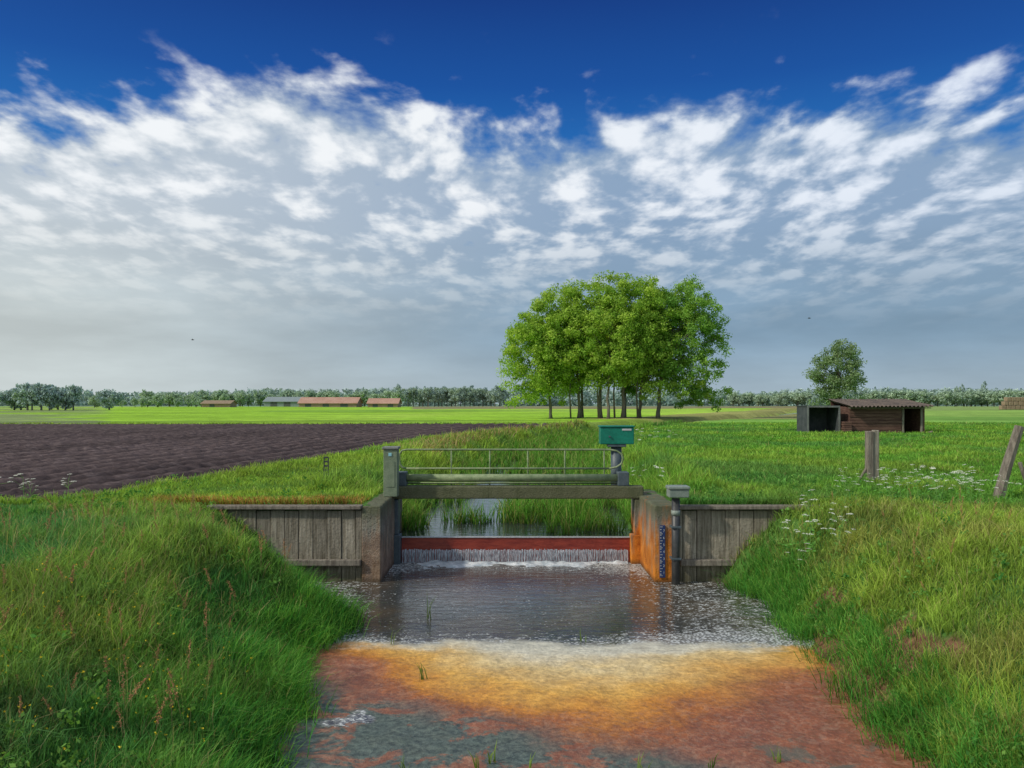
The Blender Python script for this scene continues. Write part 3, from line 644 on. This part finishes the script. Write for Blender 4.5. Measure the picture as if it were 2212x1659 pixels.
gA=(.25,.42,.065); gB=(.40,.54,.095); gl='trees in the field grove'
specs=[(3.73,80,(2.4,80,7.2),(3.8,3.6,5.0)),(6.5,80.5,(5.0,80,8.8),(4.1,3.8,5.6)),(8.5,80,(8.2,80.5,10.1),(4.3,3.6,5.7)),(10.6,79.5,(11.3,80,10.1),(4.3,3.7,5.6)),
 (12.4,80.5,(14.1,80.5,9.2),(4.3,3.6,5.7)),(14.0,80,(17.1,80,8.5),(4.0,3.6,6.0)),(7.05,83,(6.3,83,8.0),(4.0,3,4.9)),(9.0,77.8,(9.6,78,8.2),(4.0,2.8,4.7)),(11.2,83,(12.8,83.5,8.0),(4.1,3,5.0))]
for i,(bx,by,c,cr) in enumerate(specs):
    ex=None
    if i==0: ex=[(c[0]-3.0+.45*k,80+random.uniform(-1,1),2.9+random.uniform(-.4,1.6)) for k in range(15)]
    if i==1: ex=[(2.6+.4*k,78.5+random.uniform(-1,1),4.3+random.uniform(-.8,1.8)) for k in range(14)]
    if i==2: ex=[(6.5+.4*k,78.5+random.uniform(-1,1),4.9+random.uniform(-.7,1.8)) for k in range(12)]
    if i==3: ex=[(9.5+.4*k,78.5+random.uniform(-1,1),4.6+random.uniform(-.6,1.8)) for k in range(12)]
    if i==4: ex=[(12.5+.4*k,78.8+random.uniform(-1,1),3.7+random.uniform(-.6,2.0)) for k in range(16)]
    if i==5: ex=[(c[0]-2.0+.36*k,80+random.uniform(-1,1),2.7+random.uniform(-.5,2.0)) for k in range(17)]
    lab='broad green grove tree with low hanging outer branches' if i in (0,5) else 'tall leafy grove tree with bare lower trunk'
    dk=i in (5,8)
    tree('grove_tree',lab,(bx,by),c,cr,215,.72,125,.10,gA if not dk else (.17,.34,.075),gB if not dk else (.28,.46,.09),[.16,.17,.19,.19,.17,.21,.15,.15,.15][i],M_leaf,gl,seed=100+i,extra=ex)
zg=float(H(9.8,79))
for (sx,sy,r0) in ((9.8,79.5,.10),(8.2,79.0,.09),(5.6,79.4,.09),(12.0,79.6,.09)):
    e=thing('grove_tree',(sx,sy,zg),'slender leafy grove sapling between larger trunks','tree',gl)
    b=MB(); b.tube([(sx,sy,zg-.1),(sx-.1,sy,3.5),(sx+.1,sy-.1,7)],[r0,r0*.8,.05],8); b.make('trunk',M_bark,e,True)
    cs=np.array([[0,0,7.2],[-.4,-.2,6.4],[.5,-.2,6.6],[0,-.3,5.8],[.2,.1,8],[-.3,-.3,5.0]])+np.array([sx,sy,0]); V,Lp,tot,C=leaves(cs,np.full(6,.8),150,.10,np.tile(np.array(gA)*1.1,(6,1))); mknp('crown',V,Lp,tot,M_leaf,e,tint=C)
tree('birch_tree','small drooping grey green birch behind plank shed',(23.6,60),(23.45,60,4.6),(2.15,1.8,2.65),110,.5,120,.07,(.17,.27,.14),(.27,.36,.18),.11,M_leaf,None,seed=55,
     extra=[(21.7,60,2.6),(22.0,60,2.2),(24.9,60,2.7),(25.2,60,3.0),(23.9,60,6.9),(23.4,60,6.9),(22.8,60,2.5),(24.2,60,2.4),(22.2,60,3.4),(25.3,60,4.2)])
def far_mesh(seed,w,h,colA,colB):
    r=np.random.default_rng(seed); n=34; d=r.normal(size=(n,3)); d/=np.linalg.norm(d,axis=1)[:,None]
    cs=np.array([0,0,h*.52])+d*np.array([w*.38,w*.38,h*.36])*(.35+.65*r.random(n))[:,None]
    f=r.random(n)[:,None]; cols=np.array(colA)*(1-f)+np.array(colB)*f
    V,Lp,tot,C=leaves(cs,w*.14*(.7+.6*r.random(n)),60,w*.04,cols)
    b=MB(); b.tube([(0,0,-.2),(0,0,h*.6)],[w*.035,w*.015],6)
    n0=len(V); V=np.concatenate([V,np.array(b.V)]); C=np.concatenate([C,np.tile([.20,.21,.19],(len(b.V),1))])
    for q in b.F: Lp=np.concatenate([Lp,np.array(q)+n0])
    tot=np.concatenate([tot,[len(q) for q in b.F]])
    o=mknp('far_tree',V,Lp,tot,M_far,tint=C); me=o.data; bpy.data.objects.remove(o); return me
hzA=(.34,.46,.36); hzB=(.42,.54,.39); hbA=(.34,.45,.47); hbB=(.41,.51,.50)  # aerial haze painted into the distant leaf colours, paler and bluer
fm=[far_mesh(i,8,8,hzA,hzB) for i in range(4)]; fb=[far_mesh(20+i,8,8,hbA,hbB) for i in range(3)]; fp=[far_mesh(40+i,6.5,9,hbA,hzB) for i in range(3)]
def put(ms,x,y,s,sz,label,group):
    o=bpy.data.objects.new('far_tree',random.choice(ms)); COL.objects.link(o); o.location=(x,y,float(H(x,y))-.3); o.rotation_euler=(0,0,random.random()*6.28); o.scale=(s,s,sz); setinfo(o,label,'tree',group=group)
def row(px0,px1,top,Yd,ms,step,label,group,jit=.15,wm=1.):
    px=px0
    while px<px1:
        x=(px-1106)/1800*Yd; ht=(872-(top+random.uniform(-5,6)))/1800*Yd+1.5; wf=ht/8*random.uniform(.85,1.2)*wm
        put(ms,x,Yd+random.uniform(-10,10),wf,ht/8*1.1,label,group); px+=step*random.uniform(1-jit,1+jit)
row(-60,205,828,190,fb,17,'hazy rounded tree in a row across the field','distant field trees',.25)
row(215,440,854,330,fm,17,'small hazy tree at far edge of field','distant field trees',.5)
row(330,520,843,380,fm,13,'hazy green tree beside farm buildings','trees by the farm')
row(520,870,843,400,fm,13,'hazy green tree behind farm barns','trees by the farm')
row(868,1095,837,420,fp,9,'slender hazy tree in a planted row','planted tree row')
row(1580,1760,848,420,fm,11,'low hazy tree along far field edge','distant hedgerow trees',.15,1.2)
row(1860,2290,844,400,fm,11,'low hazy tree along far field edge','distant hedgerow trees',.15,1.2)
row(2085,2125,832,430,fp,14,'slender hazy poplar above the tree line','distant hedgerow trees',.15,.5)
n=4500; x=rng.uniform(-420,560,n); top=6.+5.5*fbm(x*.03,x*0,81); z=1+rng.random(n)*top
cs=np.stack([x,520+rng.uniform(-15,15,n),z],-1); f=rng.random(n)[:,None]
V,Lp,tot,C=leaves(cs,np.full(n,2.4),20,.9,A([.38,.50,.49])*(1-f)+A([.43,.54,.50])*f)  # horizon haze is part of these leaf tints
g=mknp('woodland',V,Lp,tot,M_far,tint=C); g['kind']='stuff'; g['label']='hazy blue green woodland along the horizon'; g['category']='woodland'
# ---------------- farm buildings
def barn(x0,x1,y0,dep,eave,ridge,roofm,wallm,label,openings):
    zg=float(H((x0+x1)/2,y0))-.1; e=thing('barn',((x0+x1)/2,y0,zg),label,'farm building')
    b=MB(); b.box(x0,x1,y0,y0+dep,zg,eave); i=len(b.V)
    ym=y0+dep/2; b.V+=[(x0,y0,eave),(x0,y0+dep,eave),(x0,ym,ridge),(x1,y0,eave),(x1,y0+dep,eave),(x1,ym,ridge)]; b.F+=[(i,i+2,i+1),(i+3,i+4,i+5)]
    b.make('wall',wallm,e)
    b=MB(); v=.5; k=(ridge-eave)/(dep/2)
    for sgn,ya in ((1,y0-v),(-1,y0+dep+v)):
        i=len(b.V); ze=eave-k*v; b.V+=[(x0-v,ya,ze),(x1+v,ya,ze),(x1+v,ym,ridge),(x0-v,ym,ridge),(x0-v,ya,ze+.2),(x1+v,ya,ze+.2),(x1+v,ym,ridge+.2),(x0-v,ym,ridge+.2)]
        b.F+=[tuple(i+j for j in f) for f in ((0,3,2,1),(4,5,6,7),(0,1,5,4),(1,2,6,5),(2,3,7,6),(3,0,4,7))]
    b.make('roof',roofm,e)
    for (a,w,h) in openings: MB().box(a,a+w,y0-.06,y0-.01,zg+.1,zg+h).make('door',M_darkopen,e)
barn(-84.5,-61.6,330,12,2.7,4.9,M_rooftile,M_brick,'long low barn with orange tiled roof',[(-82,2.5,1.5),(-75,2.5,1.5),(-68,3,1.6)])
barn(-58,-46,335,10,2.6,4.5,M_rooftile,M_brick,'smaller orange roofed barn at field edge',[(-56,2,1.5),(-50,2.2,1.5)])
barn(-121,-110,325,8,2.5,3.6,M_hay,M_brick,'small ochre brick shed among trees',[(-118,2,1.4)])
barn(-112,-96,376,14,3.4,5.4,M_greyroof,M_greyroof,'large grey roofed barn behind trees',[(-109,3,2.2),(-103,3,2.2)])
zg=float(H(119,200)); e=thing('hay_stack',(120,200,zg),'stack of pale brown hay bales in far pasture','hay stack')
for r_ in range(3):
    for c_ in range(7-r_): 
        x0=117.6+c_*1.15+r_*.6; MB().box(x0,x0+1.08,200,201.4,zg+r_*1.0,zg+r_*1.0+.96).make('bale',M_hay,e,bevel=.12)
for (x,y,z,a) in ((-23.0,60,7.15,.4),(21.4,60,8.7,-.3)):
    o=MB(); o.tube([(-.10,0,0),(-.05,0,.0),(.02,0,0),(.09,0,.01),(.12,0,.01)],[.005,.025,.032,.02,.004],8)
    i=len(o.V); o.V+=[(-.03,.02,.01),(.04,.02,.01),(.0,.17,.06),(-.04,.15,.06),(-.03,-.02,.01),(.04,-.02,.01),(.0,-.17,.06),(-.04,-.15,.06),(-.10,-.02,0),(-.10,.02,0),(-.17,.03,0),(-.17,-.03,0)]
    o.F+=[(i,i+1,i+2,i+3),(i+4,i+7,i+6,i+5),(i+8,i+9,i+10,i+11)]
    b=o.make('bird',M_feather); b.location=(x,y,z); b.rotation_euler=(.2,0,a); setinfo(b,'small dark bird flying with spread wings','bird',group='birds flying over the field')

# ---------------- sky
az=math.radians(-112); el=math.radians(40)
w=bpy.data.worlds.new('World'); scene.world=w; w.use_nodes=True; t=NT(w.node_tree); t.n.clear()
o=t.n.new('ShaderNodeOutputWorld')
sky=t.n.new('ShaderNodeTexSky'); sky.sky_type='NISHITA'; sky.sun_disc=False; sky.sun_elevation=el; sky.sun_rotation=az
tc=t.n.new('ShaderNodeTexCoord'); D=tc.outputs['Generated']; x,y,z=t.sep(D)
zc=t.m('ADD',t.m('MAXIMUM',z,0.),.15); u=t.m('DIVIDE',x,zc); v=t.m('DIVIDE',y,zc)
hr=t.m('SQRT',t.m('ADD',t.m('MULTIPLY',x,x),t.m('MULTIPLY',y,y))); e_=t.m('DIVIDE',z,hr)
a_=t.m('ARCTAN2',x,y)
bd=t.ramp(t.mr(a_,-.6,.6,0,1,False),[(0,.62),(.15,.64),(.27,.79),(.38,.72),(.48,.66),(.55,.68),(.72,.72),(.85,.68),(1,.61)],'B_SPLINE')
bd=t.m('MULTIPLY',bd,.5)
UV=t.comb(u,v,0.)
warp=t.n.new('ShaderNodeVectorMath'); warp.operation='MULTIPLY_ADD'
nw=t.n.new('ShaderNodeTexNoise'); t.put(nw.inputs['Vector'],UV); nw.inputs['Scale'].default_value=1.5; nw.inputs['Detail'].default_value=1
t.l.new(nw.outputs['Color'],warp.inputs[0]); warp.inputs[1].default_value=(.16,.16,0); t.l.new(UV,warp.inputs[2]); UVw=warp.outputs[0]
big=t.noise(t.scl(UVw,(1.3,.7,1)),2.6,3,.5); med=t.noise(t.scl(UVw,(1.0,.66,1)),9.,3,.5); fine=t.noise(t.scl(UVw,(1.,.7,1)),24,4,.6)
puff=t.mr(t.vor(t.scl(UVw,(1.,.66,1)),8.,'SMOOTH_F1'),.0,.75,1.,0.)
md=t.m('ADD',t.m('ADD',t.m('MULTIPLY',med,.62),t.m('MULTIPLY',puff,.20)),t.m('MULTIPLY',fine,.24))
n=t.m('ADD',t.m('MULTIPLY',big,.34),t.m('MULTIPLY',md,.66))
de=t.m('SUBTRACT',e_,bd)
thr=t.mr(de,-.11,.055,.22,.66,False)
mask=t.mr(t.m('SUBTRACT',n,thr),-.08,.13); mask=t.m('MULTIPLY',mask,t.mr(de,.085,.03,.15,1.))
blue=t.ramp(e_,[(.20,(.06,.25,.58)),(.30,(.010,.15,.50)),(.38,(.003,.082,.37)),(.50,(.001,.036,.23)),(.9,(.001,.033,.20))])
shade=t.mix(t.mr(a_,-.55,.2),(.52,.59,.66),(.26,.375,.54))
white=t.mix(t.mr(a_,-.2,.6),(.89,.92,.95),(.76,.83,.94))
br=t.mr(t.m('ADD',t.m('MULTIPLY',md,.8),t.m('MULTIPLY',big,.22)),.44,.64)
cc=t.mix(br,shade,white)
veil=t.mix(t.mr(a_,-.62,.15),(.57,.63,.63),(.22,.335,.45)); veil=t.mix(t.mr(e_,.0,.09,.35,0),veil,(.60,.66,.65))
vn_=t.noise(t.scl(D,(2,2,9)),2.2,5,.55); veil=t.mix(1.,veil,t.ramp(vn_,[(.3,.87),(.7,1.13)]),'MULTIPLY')
cc=t.mix(t.mr(e_,.25,.07),cc,veil)
over=t.mr(e_,.75,1.3,0,.9); mask=t.m('MAXIMUM',mask,over); back=t.mr(y,-.1,-.6,0,.85); mask=t.m('MAXIMUM',mask,back)  # unseen cloud overhead and behind the camera, added as fill light
bgS=t.n.new('ShaderNodeBackground'); t.l.new(sky.outputs[0],bgS.inputs[0]); bgS.inputs[1].default_value=.06
bgB=t.n.new('ShaderNodeBackground'); t.l.new(blue,bgB.inputs[0]); bgB.inputs[1].default_value=1
mb=t.n.new('ShaderNodeMixShader'); mb.inputs[0].default_value=.88; t.l.new(bgS.outputs[0],mb.inputs[1]); t.l.new(bgB.outputs[0],mb.inputs[2])
bgC=t.n.new('ShaderNodeBackground'); t.l.new(cc,bgC.inputs[0]); bgC.inputs[1].default_value=1.
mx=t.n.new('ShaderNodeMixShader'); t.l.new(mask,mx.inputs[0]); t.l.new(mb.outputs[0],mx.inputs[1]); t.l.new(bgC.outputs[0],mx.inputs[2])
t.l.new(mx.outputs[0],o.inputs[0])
sd=bpy.data.lights.new('sun','SUN'); sd.energy=2.8; sd.angle=math.radians(2.5); sd.color=(1,.94,.82)
so=bpy.data.objects.new('sun',sd); COL.objects.link(so)
dirv=Vector((math.sin(az)*math.cos(el),math.cos(az)*math.cos(el),math.sin(el)))
so.rotation_euler=dirv.to_track_quat('Z','Y').to_euler(); so.location=(-20,-5,20)
# ---------------- camera
cd=bpy.data.cameras.new('camera'); cd.lens=1800/2212*36; cd.sensor_width=36; cd.shift_y=42/2212; cd.clip_end=6000; cd.clip_start=.1
co=bpy.data.objects.new('camera',cd); COL.objects.link(co); co.location=(0,0,2.57); co.rotation_euler=(math.pi/2,0,0); scene.camera=co
scene.view_settings.view_transform='Standard'; scene.view_settings.look='None'; scene.view_settings.exposure=0
